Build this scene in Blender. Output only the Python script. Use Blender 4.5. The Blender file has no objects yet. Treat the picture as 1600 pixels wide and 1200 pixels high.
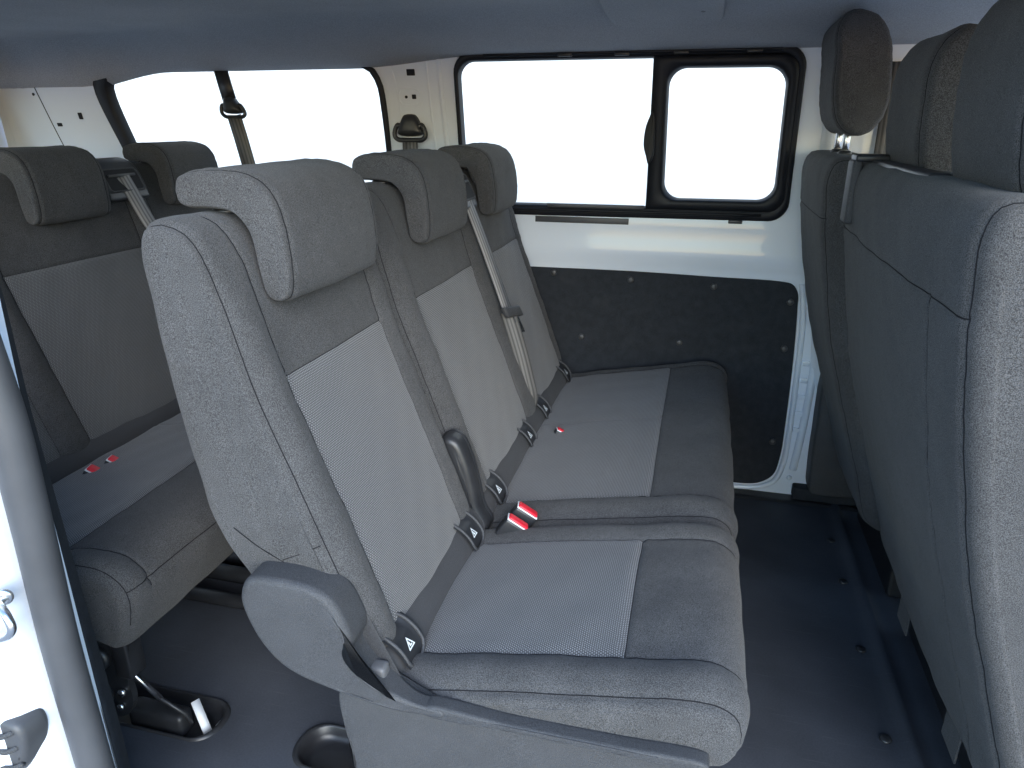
import bpy, bmesh, math, random
import numpy as np
from mathutils import Vector, Matrix, noise
from mathutils.geometry import delaunay_2d_cdt
random.seed(4); rng = np.random.default_rng(4)
R = math.radians
scn = bpy.context.scene
COL = scn.collection

# ------------------------------------------------------------------ camera
cd = bpy.data.cameras.new('camera'); cam = bpy.data.objects.new('camera', cd); COL.objects.link(cam)
cam.location = (0.45264, -0.76933, 1.15736)
cam.rotation_euler = (R(90 - 20.289), 0, R(14.692))
cd.sensor_width = 36.0; cd.lens = 36.0 * 1109.0 / 1600.0
cd.clip_start = 0.02; cd.clip_end = 500
scn.camera = cam
# ------------------------------------------------------------------ sky, sun, exposure
SUN_EL, SUN_AZ = 27.0, 154.0          # azimuth measured from +Y towards +X
wd = bpy.data.worlds.new('World'); scn.world = wd; wd.use_nodes = True
nt = wd.node_tree; nt.nodes.clear()
sky = nt.nodes.new('ShaderNodeTexSky'); sky.sky_type = 'NISHITA'; sky.sun_disc = False
sky.sun_elevation = R(SUN_EL); sky.sun_rotation = R(SUN_AZ); sky.dust_density = 0.3; sky.air_density = 1.3; sky.ozone_density = 2.5
bg = nt.nodes.new('ShaderNodeBackground'); bg.inputs['Strength'].default_value = 0.15
wo = nt.nodes.new('ShaderNodeOutputWorld')
nt.links.new(sky.outputs[0], bg.inputs[0]); nt.links.new(bg.outputs[0], wo.inputs[0])
sl = bpy.data.lights.new('sun', 'SUN'); sl.energy = 1.0; sl.angle = R(45); sl.color = (1.0, .94, .88)
so = bpy.data.objects.new('sun', sl); COL.objects.link(so)
sd = Vector((math.sin(R(SUN_AZ)) * math.cos(R(SUN_EL)), math.cos(R(SUN_AZ)) * math.cos(R(SUN_EL)), math.sin(R(SUN_EL))))
so.rotation_euler = sd.to_track_quat('Z', 'Y').to_euler(); so.location = sd * 20
scn.view_settings.view_transform = 'Standard'; scn.view_settings.look = 'None'
scn.view_settings.gamma = 1.0; scn.view_settings.use_curve_mapping = False
scn.view_settings.exposure = 2.0
scn.view_settings.use_white_balance = True; scn.view_settings.white_balance_temperature = 6250; scn.view_settings.white_balance_tint = 8
scn.cycles.max_bounces = 10; scn.cycles.diffuse_bounces = 6; scn.cycles.transparent_max_bounces = 12
scn.cycles.use_denoising = True
scn.cycles.caustics_reflective = False; scn.cycles.caustics_refractive = False

# ------------------------------------------------------------------ materials
def mat(name, col, rough=.6, metal=0, spec=.5, sheen=0, bump=None, var=None, coat=0):
    """bump=(scale, strength, distance); var=(scale, amount): colour mottling in object space"""
    m = bpy.data.materials.new(name); m.use_nodes = True
    n = m.node_tree.nodes; l = m.node_tree.links; b = n['Principled BSDF']
    b.inputs['Base Color'].default_value = (*col, 1); b.inputs['Roughness'].default_value = rough
    b.inputs['Metallic'].default_value = metal; b.inputs['Specular IOR Level'].default_value = spec
    b.inputs['Sheen Weight'].default_value = sheen; b.inputs['Sheen Roughness'].default_value = .5
    b.inputs['Coat Weight'].default_value = coat
    tc = n.new('ShaderNodeTexCoord')
    if var:
        acc = None
        for sc_, am in var:
            nz = n.new('ShaderNodeTexNoise'); nz.inputs['Scale'].default_value = sc_; nz.inputs['Detail'].default_value = 3
            l.new(tc.outputs['Object'], nz.inputs['Vector'])
            mr = n.new('ShaderNodeMapRange'); mr.inputs[1].default_value = .3; mr.inputs[2].default_value = .7
            mr.inputs[3].default_value = 1 - am; mr.inputs[4].default_value = 1 + am; l.new(nz.outputs['Fac'], mr.inputs[0])
            if acc is None: acc = mr.outputs[0]
            else:
                mm = n.new('ShaderNodeMath'); mm.operation = 'MULTIPLY'; l.new(acc, mm.inputs[0]); l.new(mr.outputs[0], mm.inputs[1]); acc = mm.outputs[0]
        vm = n.new('ShaderNodeVectorMath'); vm.operation = 'SCALE'; vm.inputs[0].default_value = col
        l.new(acc, vm.inputs['Scale']); l.new(vm.outputs[0], b.inputs['Base Color'])
    if bump:
        nz = n.new('ShaderNodeTexNoise'); nz.inputs['Scale'].default_value = bump[0]; nz.inputs['Detail'].default_value = 2
        l.new(tc.outputs['Object'], nz.inputs['Vector'])
        bp = n.new('ShaderNodeBump'); bp.inputs['Strength'].default_value = bump[1]; bp.inputs['Distance'].default_value = bump[2]
        l.new(nz.outputs['Fac'], bp.inputs['Height']); l.new(bp.outputs[0], b.inputs['Normal'])
    return m

M = {}
M['fabric'] = mat('grey_fabric', (.066, .0655, .067), .95, spec=.12, sheen=.08, bump=(1000, .7, .0012), var=[(820, .70), (7, .10), (45, .06)])
M['rollcloth'] = mat('dark_smooth_fabric', (.042, .042, .045), .75, spec=.3, sheen=.08, bump=(1500, .4, .0006), var=[(1200, .3), (12, .06)])
M['rivet'] = mat('dark_rivet_plastic', (.055, .056, .06), .45)
M['thread'] = mat('dark_thread', (.015, .015, .017), .9, spec=.1)
M['grain'] = mat('grained_black_plastic', (.050, .051, .055), .55, spec=.4, bump=(900, .8, .0010), var=[(800, .5), (25, .07)])
M['plastic'] = mat('smooth_black_plastic', (.022, .023, .026), .38, spec=.5, bump=(1500, .15, .0004), var=[(30, .12)])
M['frame'] = mat('black_window_frame', (.010, .011, .015), .5, spec=.3, var=[(20, .15)])
M['rubber'] = mat('black_rubber', (.060, .062, .068), .48, spec=.5, bump=(220, .12, .0008), var=[(15, .1)])
M['mat'] = mat('dark_rubber_floor', (.052, .057, .070), .60, spec=.4, bump=(500, .25, .0006), var=[(6, .18), (260, .12)])
M['paint'] = mat('white_body_paint', (.73, .78, .86), .28, spec=.5, coat=.4, bump=(14, .05, .004), var=[(3, .02)])
M['board'] = mat('black_hardboard', (.020, .023, .029), .8, spec=.3, bump=(350, .35, .0006), var=[(40, .18), (400, .2)])
M['liner'] = mat('grey_headliner', (.40, .41, .43), .95, spec=.1, bump=(420, .6, .0012), var=[(420, .22), (4, .06)])
M['steel'] = mat('bright_steel', (.62, .62, .62), .25, metal=1)
M['darksteel'] = mat('dark_painted_steel', (.02, .021, .024), .4, spec=.5, var=[(30, .2)])
M['red'] = mat('red_button_plastic', (.62, .012, .03), .35, spec=.5)
M['white'] = mat('white_print', (.75, .80, .82), .6)
M['tag'] = mat('white_strap_plastic', (.7, .72, .74), .4)
M['grey'] = mat('mid_grey_plastic', (.11, .11, .115), .5, bump=(300, .3, .0006))
M['void'] = mat('dark_slot', (.006, .006, .008), .8)
M['ground'] = mat('grey_concrete', (.32, .33, .35), .9, var=[(2, .1), (60, .08)])
M['backdrop'] = mat('white_backdrop', (.62, .62, .62), .95, spec=.05)

def scuff(m, amount, col):
    """thin pale scratches and dusty patches over a plain material"""
    n = m.node_tree.nodes; l = m.node_tree.links; b = n['Principled BSDF']
    tc = n.new('ShaderNodeTexCoord'); acc = None
    for rot, sc in ((.5, (6, 120, 6)), (-.7, (5, 95, 5)), (1.9, (4, 140, 4))):
        mp = n.new('ShaderNodeMapping'); mp.inputs['Rotation'].default_value = (0, 0, rot); mp.inputs['Scale'].default_value = sc; l.new(tc.outputs['Object'], mp.inputs[0])
        nz = n.new('ShaderNodeTexNoise'); nz.inputs['Scale'].default_value = 1.6; nz.inputs['Detail'].default_value = 1; l.new(mp.outputs[0], nz.inputs['Vector'])
        mr = n.new('ShaderNodeMapRange'); mr.inputs[1].default_value = .70; mr.inputs[2].default_value = .78; l.new(nz.outputs['Fac'], mr.inputs[0])
        if acc is None: acc = mr.outputs[0]
        else:
            mx = n.new('ShaderNodeMath'); mx.operation = 'MAXIMUM'; l.new(acc, mx.inputs[0]); l.new(mr.outputs[0], mx.inputs[1]); acc = mx.outputs[0]
    dn = n.new('ShaderNodeTexNoise'); dn.inputs['Scale'].default_value = 5; dn.inputs['Detail'].default_value = 6; l.new(tc.outputs['Object'], dn.inputs['Vector'])
    dr = n.new('ShaderNodeMapRange'); dr.inputs[1].default_value = .5; dr.inputs[2].default_value = .8; dr.inputs[4].default_value = .5; l.new(dn.outputs['Fac'], dr.inputs[0])
    ad = n.new('ShaderNodeMath'); ad.operation = 'MAXIMUM'; l.new(acc, ad.inputs[0]); l.new(dr.outputs[0], ad.inputs[1])
    ml = n.new('ShaderNodeMath'); ml.operation = 'MULTIPLY'; ml.inputs[1].default_value = amount; l.new(ad.outputs[0], ml.inputs[0])
    mix = n.new('ShaderNodeMix'); mix.data_type = 'RGBA'; l.new(ml.outputs[0], mix.inputs['Factor'])
    src = b.inputs['Base Color'].links[0].from_socket if b.inputs['Base Color'].links else None
    if src: l.new(src, mix.inputs['A'])
    mix.inputs['B'].default_value = (*col, 1); l.new(mix.outputs['Result'], b.inputs['Base Color'])
scuff(M['mat'], .35, (.11, .115, .125)); scuff(M['board'], .07, (.08, .082, .09))
def insert_material():
    m = bpy.data.materials.new('woven_mesh_fabric'); m.use_nodes = True
    n = m.node_tree.nodes; l = m.node_tree.links; b = n['Principled BSDF']
    b.inputs['Roughness'].default_value = .9; b.inputs['Specular IOR Level'].default_value = .2; b.inputs['Sheen Weight'].default_value = .2
    uv = n.new('ShaderNodeUVMap'); sp = n.new('ShaderNodeSeparateXYZ'); l.new(uv.outputs[0], sp.inputs[0])
    def math_(op, a, c=None):
        x = n.new('ShaderNodeMath'); x.operation = op
        for i, q in enumerate((a, c)):
            if q is None: continue
            if isinstance(q, (int, float)): x.inputs[i].default_value = q
            else: l.new(q, x.inputs[i])
        return x.outputs[0]
    P1, P2 = .0039, .0033
    ph = math_('MULTIPLY', sp.outputs[1], math.pi / P2)
    row = math_('FLOOR', math_('DIVIDE', sp.outputs[1], P2))
    sh = math_('MULTIPLY', math_('MODULO', row, 2.0), math.pi / 2)
    a = math_('ABSOLUTE', math_('SINE', math_('ADD', math_('MULTIPLY', sp.outputs[0], math.pi / P1), sh)))
    c = math_('ABSOLUTE', math_('SINE', ph))
    v = math_('MULTIPLY', a, c)
    nz = n.new('ShaderNodeTexNoise'); nz.inputs['Scale'].default_value = 420; l.new(uv.outputs[0], nz.inputs['Vector'])
    v2 = math_('MULTIPLY', v, math_('ADD', math_('MULTIPLY', nz.outputs['Fac'], .9), .55))
    cr = n.new('ShaderNodeValToRGB'); l.new(v2, cr.inputs[0])
    cr.color_ramp.elements[0].position = .12; cr.color_ramp.elements[0].color = (.042, .042, .044, 1)
    cr.color_ramp.elements[1].position = .85; cr.color_ramp.elements[1].color = (.205, .205, .21, 1)
    l.new(cr.outputs[0], b.inputs['Base Color'])
    bp = n.new('ShaderNodeBump'); bp.inputs['Strength'].default_value = .5; bp.inputs['Distance'].default_value = .0012
    l.new(v, bp.inputs['Height']); l.new(bp.outputs[0], b.inputs['Normal'])
    return m
M['insert'] = insert_material()

def webbing_material(name, c0, c1):
    m = bpy.data.materials.new(name); m.use_nodes = True
    n = m.node_tree.nodes; l = m.node_tree.links; b = n['Principled BSDF']
    b.inputs['Roughness'].default_value = .6
    uv = n.new('ShaderNodeUVMap'); sp = n.new('ShaderNodeSeparateXYZ'); l.new(uv.outputs[0], sp.inputs[0])
    w = n.new('ShaderNodeMath'); w.operation = 'MULTIPLY'; w.inputs[1].default_value = 4 * 2 * math.pi; l.new(sp.outputs[0], w.inputs[0])
    s = n.new('ShaderNodeMath'); s.operation = 'COSINE'; l.new(w.outputs[0], s.inputs[0])
    cr = n.new('ShaderNodeValToRGB'); l.new(s.outputs[0], cr.inputs[0])
    cr.color_ramp.elements[0].position = .0; cr.color_ramp.elements[0].color = (*c0, 1)
    cr.color_ramp.elements[1].position = .45; cr.color_ramp.elements[1].color = (*c1, 1)
    l.new(cr.outputs[0], b.inputs['Base Color'])
    bp = n.new('ShaderNodeBump'); bp.inputs['Strength'].default_value = .4; bp.inputs['Distance'].default_value = .0006
    l.new(s.outputs[0], bp.inputs['Height']); l.new(bp.outputs[0], b.inputs['Normal'])
    return m
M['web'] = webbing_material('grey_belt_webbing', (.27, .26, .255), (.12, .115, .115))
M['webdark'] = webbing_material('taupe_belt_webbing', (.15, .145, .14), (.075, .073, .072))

def glass_material():
    m = bpy.data.materials.new('window_glass'); m.use_nodes = True
    n = m.node_tree.nodes; l = m.node_tree.links; n.remove(n['Principled BSDF'])
    t = n.new('ShaderNodeBsdfTransparent'); t.inputs[0].default_value = (.93, .95, .94, 1)
    g = n.new('ShaderNodeBsdfGlossy'); g.inputs['Roughness'].default_value = .02
    fr = n.new('ShaderNodeFresnel'); fr.inputs[0].default_value = 1.3
    mx = n.new('ShaderNodeMixShader'); l.new(fr.outputs[0], mx.inputs[0]); l.new(t.outputs[0], mx.inputs[1]); l.new(g.outputs[0], mx.inputs[2])
    l.new(mx.outputs[0], n['Material Output'].inputs[0])
    return m
M['glass'] = glass_material()

# ------------------------------------------------------------------ helpers
def empty(name, loc, label, cat, group=None):
    o = bpy.data.objects.new(name, None); COL.objects.link(o); o.location = loc
    o.empty_display_size = .05
    o['label'] = label; o['category'] = cat
    if group: o['group'] = group
    return o
def tag(o, label, cat, group=None):
    o['label'] = label; o['category'] = cat
    if group: o['group'] = group
    return o
def put(name, me, parent=None, kind=None):
    o = bpy.data.objects.new(name, me); COL.objects.link(o)
    if parent is not None:
        o.parent = parent
        if parent.type == 'EMPTY': o.location = -parent.location
    if kind: o['kind'] = kind
    return o
def obj(name, verts, faces, m, parent=None, smooth=True, uv=None, kind=None):
    me = bpy.data.meshes.new(name)
    me.from_pydata([tuple(map(float, v)) for v in verts], [], [tuple(map(int, f)) for f in faces])
    me.materials.append(M[m])
    me.polygons.foreach_set('use_smooth', [smooth] * len(me.polygons))
    if uv is not None:
        ul = me.uv_layers.new(name='UVMap')
        vi = np.zeros(len(me.loops), dtype=np.int32); me.loops.foreach_get('vertex_index', vi)
        ul.data.foreach_set('uv', np.asarray(uv, dtype=np.float32)[vi].ravel())
    me.update()
    return put(name, me, parent, kind)
def bm_obj(name, bm, m, parent=None, smooth=True, kind=None, angle=None):
    bmesh.ops.recalc_face_normals(bm, faces=bm.faces[:])
    if smooth and angle:
        for e in bm.edges:
            if len(e.link_faces) == 2 and e.calc_face_angle(0) > R(angle): e.smooth = False
    me = bpy.data.meshes.new(name); bm.to_mesh(me); bm.free()
    me.materials.append(M[m]); me.polygons.foreach_set('use_smooth', [smooth] * len(me.polygons)); me.update()
    return put(name, me, parent, kind)
def catmull(pts, closed=True, n=12):
    P = np.asarray(pts, float); N = len(P); out = []
    rngi = range(N if closed else N - 1)
    for i in rngi:
        if closed: p0, p1, p2, p3 = P[(i-1) % N], P[i], P[(i+1) % N], P[(i+2) % N]
        else: p0, p1, p2, p3 = P[max(i-1, 0)], P[i], P[i+1], P[min(i+2, N-1)]
        t0 = 0; t1 = t0 + np.linalg.norm(p1-p0)**.5 + 1e-9; t2 = t1 + np.linalg.norm(p2-p1)**.5 + 1e-9; t3 = t2 + np.linalg.norm(p3-p2)**.5 + 1e-9
        for k in range(n):
            t = t1 + (t2 - t1) * k / n
            A1 = (t1-t)/(t1-t0)*p0 + (t-t0)/(t1-t0)*p1; A2 = (t2-t)/(t2-t1)*p1 + (t-t1)/(t2-t1)*p2; A3 = (t3-t)/(t3-t2)*p2 + (t-t2)/(t3-t2)*p3
            B1 = (t2-t)/(t2-t0)*A1 + (t-t0)/(t2-t0)*A2; B2 = (t3-t)/(t3-t1)*A2 + (t-t1)/(t3-t1)*A3
            out.append((t2-t)/(t2-t1)*B1 + (t-t1)/(t2-t1)*B2)
    if not closed: out.append(P[-1])
    return np.array(out)
def arclen(P, closed=True):
    Q = np.vstack([P, P[:1]]) if closed else P
    return np.concatenate([[0], np.cumsum(np.linalg.norm(np.diff(Q, axis=0), axis=1))])
def sample(P, s, closed=True):
    Q = np.vstack([P, P[:1]]) if closed else P
    L = arclen(P, closed)
    s = np.asarray(s) % L[-1] if closed else np.asarray(s)
    return np.stack([np.interp(s, L, Q[:, k]) for k in range(Q.shape[1])], 1)
def tube(pts, r, n=8, closed=False, taper=None):
    P = [Vector(p) for p in pts]; V = []; F = []; N = len(P)
    up = None
    for i, p in enumerate(P):
        if closed: d = P[(i+1) % N] - P[i-1]
        else: d = P[min(i+1, N-1)] - P[max(i-1, 0)]
        d.normalize()
        if up is None:
            up = Vector((0, 0, 1)) if abs(d.z) < .9 else Vector((1, 0, 0))
        a = (up - d * up.dot(d)).normalized(); b = d.cross(a); up = a
        rr = r if not hasattr(r, '__len__') else r[i]
        for k in range(n):
            th = 2*math.pi*k/n
            V.append(p + a*(rr*math.cos(th)) + b*(rr*math.sin(th)))
    for i in range(N if closed else N-1):
        for k in range(n):
            j = (i+1) % N
            F.append((i*n+k, i*n+(k+1) % n, j*n+(k+1) % n, j*n+k))
    if not closed:
        F.append(tuple(range(n-1, -1, -1))); F.append(tuple((N-1)*n+k for k in range(n)))
    return V, F
def tube_obj(name, pts, r, m, parent=None, n=8, closed=False, kind=None):
    V, F = tube(pts, r, n, closed); return obj(name, V, F, m, parent, kind=kind)
def join(*vf):
    V = []; F = []
    for v, f in vf:
        o = len(V); V += list(v); F += [tuple(i+o for i in q) for q in f]
    return V, F

class Body:
    """soft body: a closed side outline (x,z) swept along y with rounded ends, puffed and grooved at its seams"""
    def __init__(s, ctrl, y0, y1, ry=.04, inset=.02, N=150, ystep=.012, seam_pts=(), seam_ys=(), na=9, puff=None, wrinkle=.0012, bulge=.006, dx=0., seed=0., ins_ctrl=None):
        P = catmull(ctrl); P[:, 0] += dx
        L = arclen(P)[-1]
        # orientation: make counter-clockwise
        A = .5*np.sum(P[:, 0]*np.roll(P[:, 1], -1) - np.roll(P[:, 0], -1)*P[:, 1])
        if A < 0: P = P[::-1]
        Ls = arclen(P)
        s.seam_s = [Ls[np.argmin(np.linalg.norm(P - (np.array(q) + (dx, 0)), axis=1))] for q in seam_pts]
        ss = list(np.arange(N)*L/N)
        for q in s.seam_s:
            ss = [v for v in ss if abs(v-q) > .010] + [q + d for d in (-.009, -.006, -.003, -.0012, 0, .0012, .003, .006, .009)]
        ss = np.sort(np.array(ss) % L); s.s = ss; s.L = L
        Q = sample(P, ss)
        T = np.roll(Q, -1, 0) - np.roll(Q, 1, 0); T /= np.linalg.norm(T, axis=1)[:, None] + 1e-9
        Nrm = np.stack([T[:, 1], -T[:, 0]], 1)
        if ins_ctrl is not None:
            C = np.asarray([(a[0]+dx, a[1]) for a in ins_ctrl]); iv = np.array([a[2] for a in ins_ctrl])
            dd = np.linalg.norm(Q[:, None] - C[None], axis=2)**-2.0
            ins = (dd*iv).sum(1)/dd.sum(1)
        else: ins = np.full(len(Q), inset)
        ys = list(np.arange(y0+ry, y1-ry+1e-6, (y1-y0-2*ry)/max(2, round((y1-y0-2*ry)/ystep))))
        for q in seam_ys:
            ys = [v for v in ys if abs(v-q) > .010] + [q + d for d in (-.009, -.006, -.003, -.0012, 0, .0012, .003, .006, .009)]
        ys = sorted(v for v in ys if y0+ry-1e-6 <= v <= y1-ry+1e-6)
        aa = np.linspace(0, math.pi/2, na+1)[:-1]
        rows = [(y0 + ry*(1-math.cos(a)), 1-math.sin(a)) for a in aa] + [(v, 0.) for v in ys] + [(y1 - ry*(1-math.cos(a)), 1-math.sin(a)) for a in aa[::-1]]
        s.rows = rows; s.y = np.array([r[0] for r in rows]); s.na = na
        G = np.zeros((len(rows), len(Q), 3))
        for j, (y, f) in enumerate(rows):
            q = Q - Nrm*(ins*f)[:, None]
            G[j, :, 0] = q[:, 0]; G[j, :, 2] = q[:, 1]; G[j, :, 1] = y
        s.G = G; s.Q = Q; s.Nrm = Nrm
        if puff is not None: s.displace(puff(G, s))
        ph = rng.uniform(0, 6, 12)
        x, y, z = G[..., 0], G[..., 1], G[..., 2]
        w = sum(np.sin(ph[k] + x*a_ + y*b_ + z*c_) for k, (a_, b_, c_) in enumerate([(31, 22, 27), (-18, 41, 23), (55, -37, 19), (12, 67, -48), (-71, 25, 62), (24, -15, 9)]))/6
        s.displace(w*wrinkle*2)
        s.bulge = bulge; s.grooves = []
    def normals(s):
        G = s.G
        du = np.roll(G, -1, 1) - np.roll(G, 1, 1)
        dv = np.empty_like(G); dv[1:-1] = G[2:] - G[:-2]; dv[0] = G[1] - G[0]; dv[-1] = G[-1] - G[-2]
        n = np.cross(du, dv); n /= np.linalg.norm(n, axis=2)[..., None] + 1e-12
        return -n if False else n
    def displace(s, d):
        n = s.normals()
        # outward sign: profile is CCW in (x,z); verify against Nrm on a middle row
        j = len(s.rows)//2
        sg = np.sign(np.sum(n[j, :, [0, 2]].T * s.Nrm))
        s.G = s.G + n*(sg*d)[..., None]
    def si(s, pt, dx=0.):
        return int(np.argmin(np.linalg.norm(s.Q - (pt[0]+dx, pt[1]), axis=1)))
    def yj(s, y): return int(np.argmin(np.abs(s.y - y)))
    def groove_ring(s, j, i0, i1, depth=.0025, width=.0045):
        """seam along the outline at row j between columns i0..i1 (wrapping)"""
        n = len(s.s); idx = [(i0+k) % n for k in range((i1-i0) % n + 1)] if i0 != i1 else list(range(n))
        G = s.G; d = np.zeros(G.shape[:2])
        for i in idx:
            dist = np.linalg.norm(G[:, i] - G[j, i], axis=1); a = s.s[i]
            m = .5*math.sin(a*170 + j) + .5*math.sin(a*317 + 2.1*j)
            d[:, i] = -depth*(1+.3*m)*np.exp(-(dist/width)**2) + .0007*m*np.exp(-((dist-.012)/.007)**2) + .0006*np.exp(-((dist-.013)/.008)**2)
        s.displace(d); s.grooves.append(('r', j, idx))
    def groove_col(s, i, j0, j1, depth=.0025, width=.0045):
        G = s.G; d = np.zeros(G.shape[:2])
        for j in range(j0, j1+1):
            dist = np.linalg.norm(G[j] - G[j, i], axis=1); a = s.y[j]
            m = .5*math.sin(a*190 + i) + .5*math.sin(a*333 + 1.7*i)
            d[j] = -depth*(1+.3*m)*np.exp(-(dist/width)**2) + .0007*m*np.exp(-((dist-.012)/.007)**2) + .0006*np.exp(-((dist-.013)/.008)**2)
        s.displace(d); s.grooves.append(('c', i, list(range(j0, j1+1))))
    def build(s, name, m, parent, thread='thread'):
        J, I = s.G.shape[:2]; V = list(s.G.reshape(-1, 3)); F = []
        for j in range(J-1):
            for i in range(I):
                k = (i+1) % I
                F.append((j*I+i, j*I+k, (j+1)*I+k, (j+1)*I+i))
        F.append(tuple(range(I))[::-1]); F.append(tuple((J-1)*I + i for i in range(I)))
        bm = bmesh.new()
        bv = [bm.verts.new(v) for v in V]
        for f in F:
            try: bm.faces.new([bv[i] for i in f])
            except ValueError: pass
        bmesh.ops.triangulate(bm, faces=[f for f in bm.faces if len(f.verts) > 4])
        o = bm_obj(name, bm, m, parent)
        s.o = o
        for k, a, idx in s.grooves:
            pts = [s.G[a, i] for i in idx] if k == 'r' else [s.G[j, a] for j in idx]
            tube_obj('seam', pts, .0010, thread, o, n=5)
        return o
    def patch(s, name, m, parent, i0, i1, j0, j1, off=.0008, puff=.003, soft=.02):
        I = len(s.s); idx = [(i0+k) % I for k in range((i1-i0) % I + 1)]; js = list(range(j0, j1+1))
        n = s.normals(); jm = len(s.rows)//2
        sg = np.sign(np.sum(n[jm, :, [0, 2]].T * s.Nrm))
        Gp = s.G[np.ix_(js, idx)]; n = n[np.ix_(js, idx)]*sg
        su = np.concatenate([[0], np.cumsum(np.linalg.norm(np.diff(Gp[len(js)//2], axis=0), axis=1))])
        sv = s.y[js] - s.y[js[0]]
        du = np.minimum(su, su[-1]-su); dv = np.minimum(sv, sv[-1]-sv)
        e = np.minimum(du[None, :], dv[:, None]); e = np.clip(e/soft, 0, 1); e = e*e*(3-2*e)
        Gp = Gp + n*(off + puff*e)[..., None]
        a, b = len(js), len(idx)
        F = [(j*b+i, j*b+i+1, (j+1)*b+i+1, (j+1)*b+i) for j in range(a-1) for i in range(b-1)]
        # tucked border so that the patch has an edge
        uv = [(sv[j], su[i]) for j in range(a) for i in range(b)]
        return obj(name, Gp.reshape(-1, 3), F, m, parent, uv=uv)

def sheet(outline, holes, fmap, step=None, extra=()):
    """triangulated flat sheet with holes, lifted to 3D by fmap(u,v)"""
    pts = []; edges = []
    for lp in [outline] + list(holes):
        b = len(pts); n = len(lp); pts += [Vector((float(p[0]), float(p[1]))) for p in lp]
        edges += [(b+i, b+(i+1) % n) for i in range(n)]
    def inside(p, lp):
        c = False; n = len(lp)
        for i in range(n):
            a, b = lp[i], lp[i-1]
            if (a[1] > p[1]) != (b[1] > p[1]) and p[0] < (b[0]-a[0])*(p[1]-a[1])/(b[1]-a[1]+1e-15)+a[0]: c = not c
        return c
    if step:
        us = [p[0] for p in outline]; vs = [p[1] for p in outline]
        for u in np.arange(min(us)+step*.5, max(us), step):
            for v in np.arange(min(vs)+step*.5, max(vs), step):
                if inside((u, v), outline) and not any(inside((u, v), h) for h in holes): pts.append(Vector((u, v)))
    vs, es, fs, *_ = delaunay_2d_cdt(pts, edges, [], 0, 1e-5)
    V = [fmap(v.x, v.y) for v in vs]; F = []
    for f in fs:
        c = sum((vs[i] for i in f), Vector((0, 0)))/len(f)
        if inside(c, outline) and not any(inside(c, h) for h in holes): F.append(tuple(f))
    return V, F
def by_angle(lp, n, c=None):
    """resample a loop round its centre so that two loops pair up"""
    P = catmull(lp, n=8); c = P.mean(0) if c is None else np.array(c)
    a = np.unwrap(np.arctan2(P[:, 1]-c[1], P[:, 0]-c[0]))
    if a[-1] < a[0]: P = P[::-1]; a = a[::-1]
    th = np.linspace(-math.pi, math.pi, n, endpoint=False)
    a0 = np.concatenate([a-2*math.pi, a, a+2*math.pi]); PP = np.vstack([P, P, P])
    o = np.argsort(a0)
    return np.stack([np.interp(th, a0[o], PP[o, 0]), np.interp(th, a0[o], PP[o, 1])], 1)
def rrect(x0, x1, z0, z1, r, n=7):
    out = []
    for cx, cz, a0 in ((x1-r, z1-r, 0), (x0+r, z1-r, 90), (x0+r, z0+r, 180), (x1-r, z0+r, 270)):
        for k in range(n):
            a = R(a0 + 90*k/(n-1)); out.append((cx + r*math.cos(a), cz + r*math.sin(a)))
    return out
def loops(rings, close_ends=False, cyc=False):
    """quads between successive closed rings of equal length"""
    n = len(rings[0]); V = [p for r in rings for p in r]; F = []
    K = len(rings)
    for k in range(K if cyc else K-1):
        k2 = (k+1) % K
        for i in range(n):
            F.append((k*n+i, k*n+(i+1) % n, k2*n+(i+1) % n, k2*n+i))
    if close_ends: F.append(tuple(range(n))[::-1]); F.append(tuple((K-1)*n+i for i in range(n)))
    return V, F
def box(x0, x1, y0, y1, z0, z1, bev=.004, seg=2):
    bm = bmesh.new(); bmesh.ops.create_cube(bm, size=1)
    for v in bm.verts: v.co = Vector(((x0+x1)/2 + v.co.x*(x1-x0), (y0+y1)/2 + v.co.y*(y1-y0), (z0+z1)/2 + v.co.z*(z1-z0)))
    if bev: bmesh.ops.bevel(bm, geom=bm.edges[:], offset=bev, segments=seg, profile=.5, affect='EDGES')
    return bm
def disc_bm(c, nrm, r, h, n=18, dome=.5):
    """small domed button"""
    q = Vector(nrm).normalized().to_track_quat('Z', 'Y').to_matrix(); bm = bmesh.new(); rings = []
    prof = [(r, 0), (r, h*.35), (r*.92, h*.62), (r*.72, h*.85), (r*.4, h*.97), (r*.08, h)]
    for rr, hh in prof:
        rings.append([bm.verts.new(Vector(c) + q @ Vector((rr*math.cos(2*math.pi*k/n), rr*math.sin(2*math.pi*k/n), hh))) for k in range(n)])
    for a, b in zip(rings, rings[1:]):
        for k in range(n): bm.faces.new((a[k], a[(k+1) % n], b[(k+1) % n], b[k]))
    bm.faces.new(rings[-1]); bm.faces.new(rings[0][::-1])
    return bm
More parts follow.
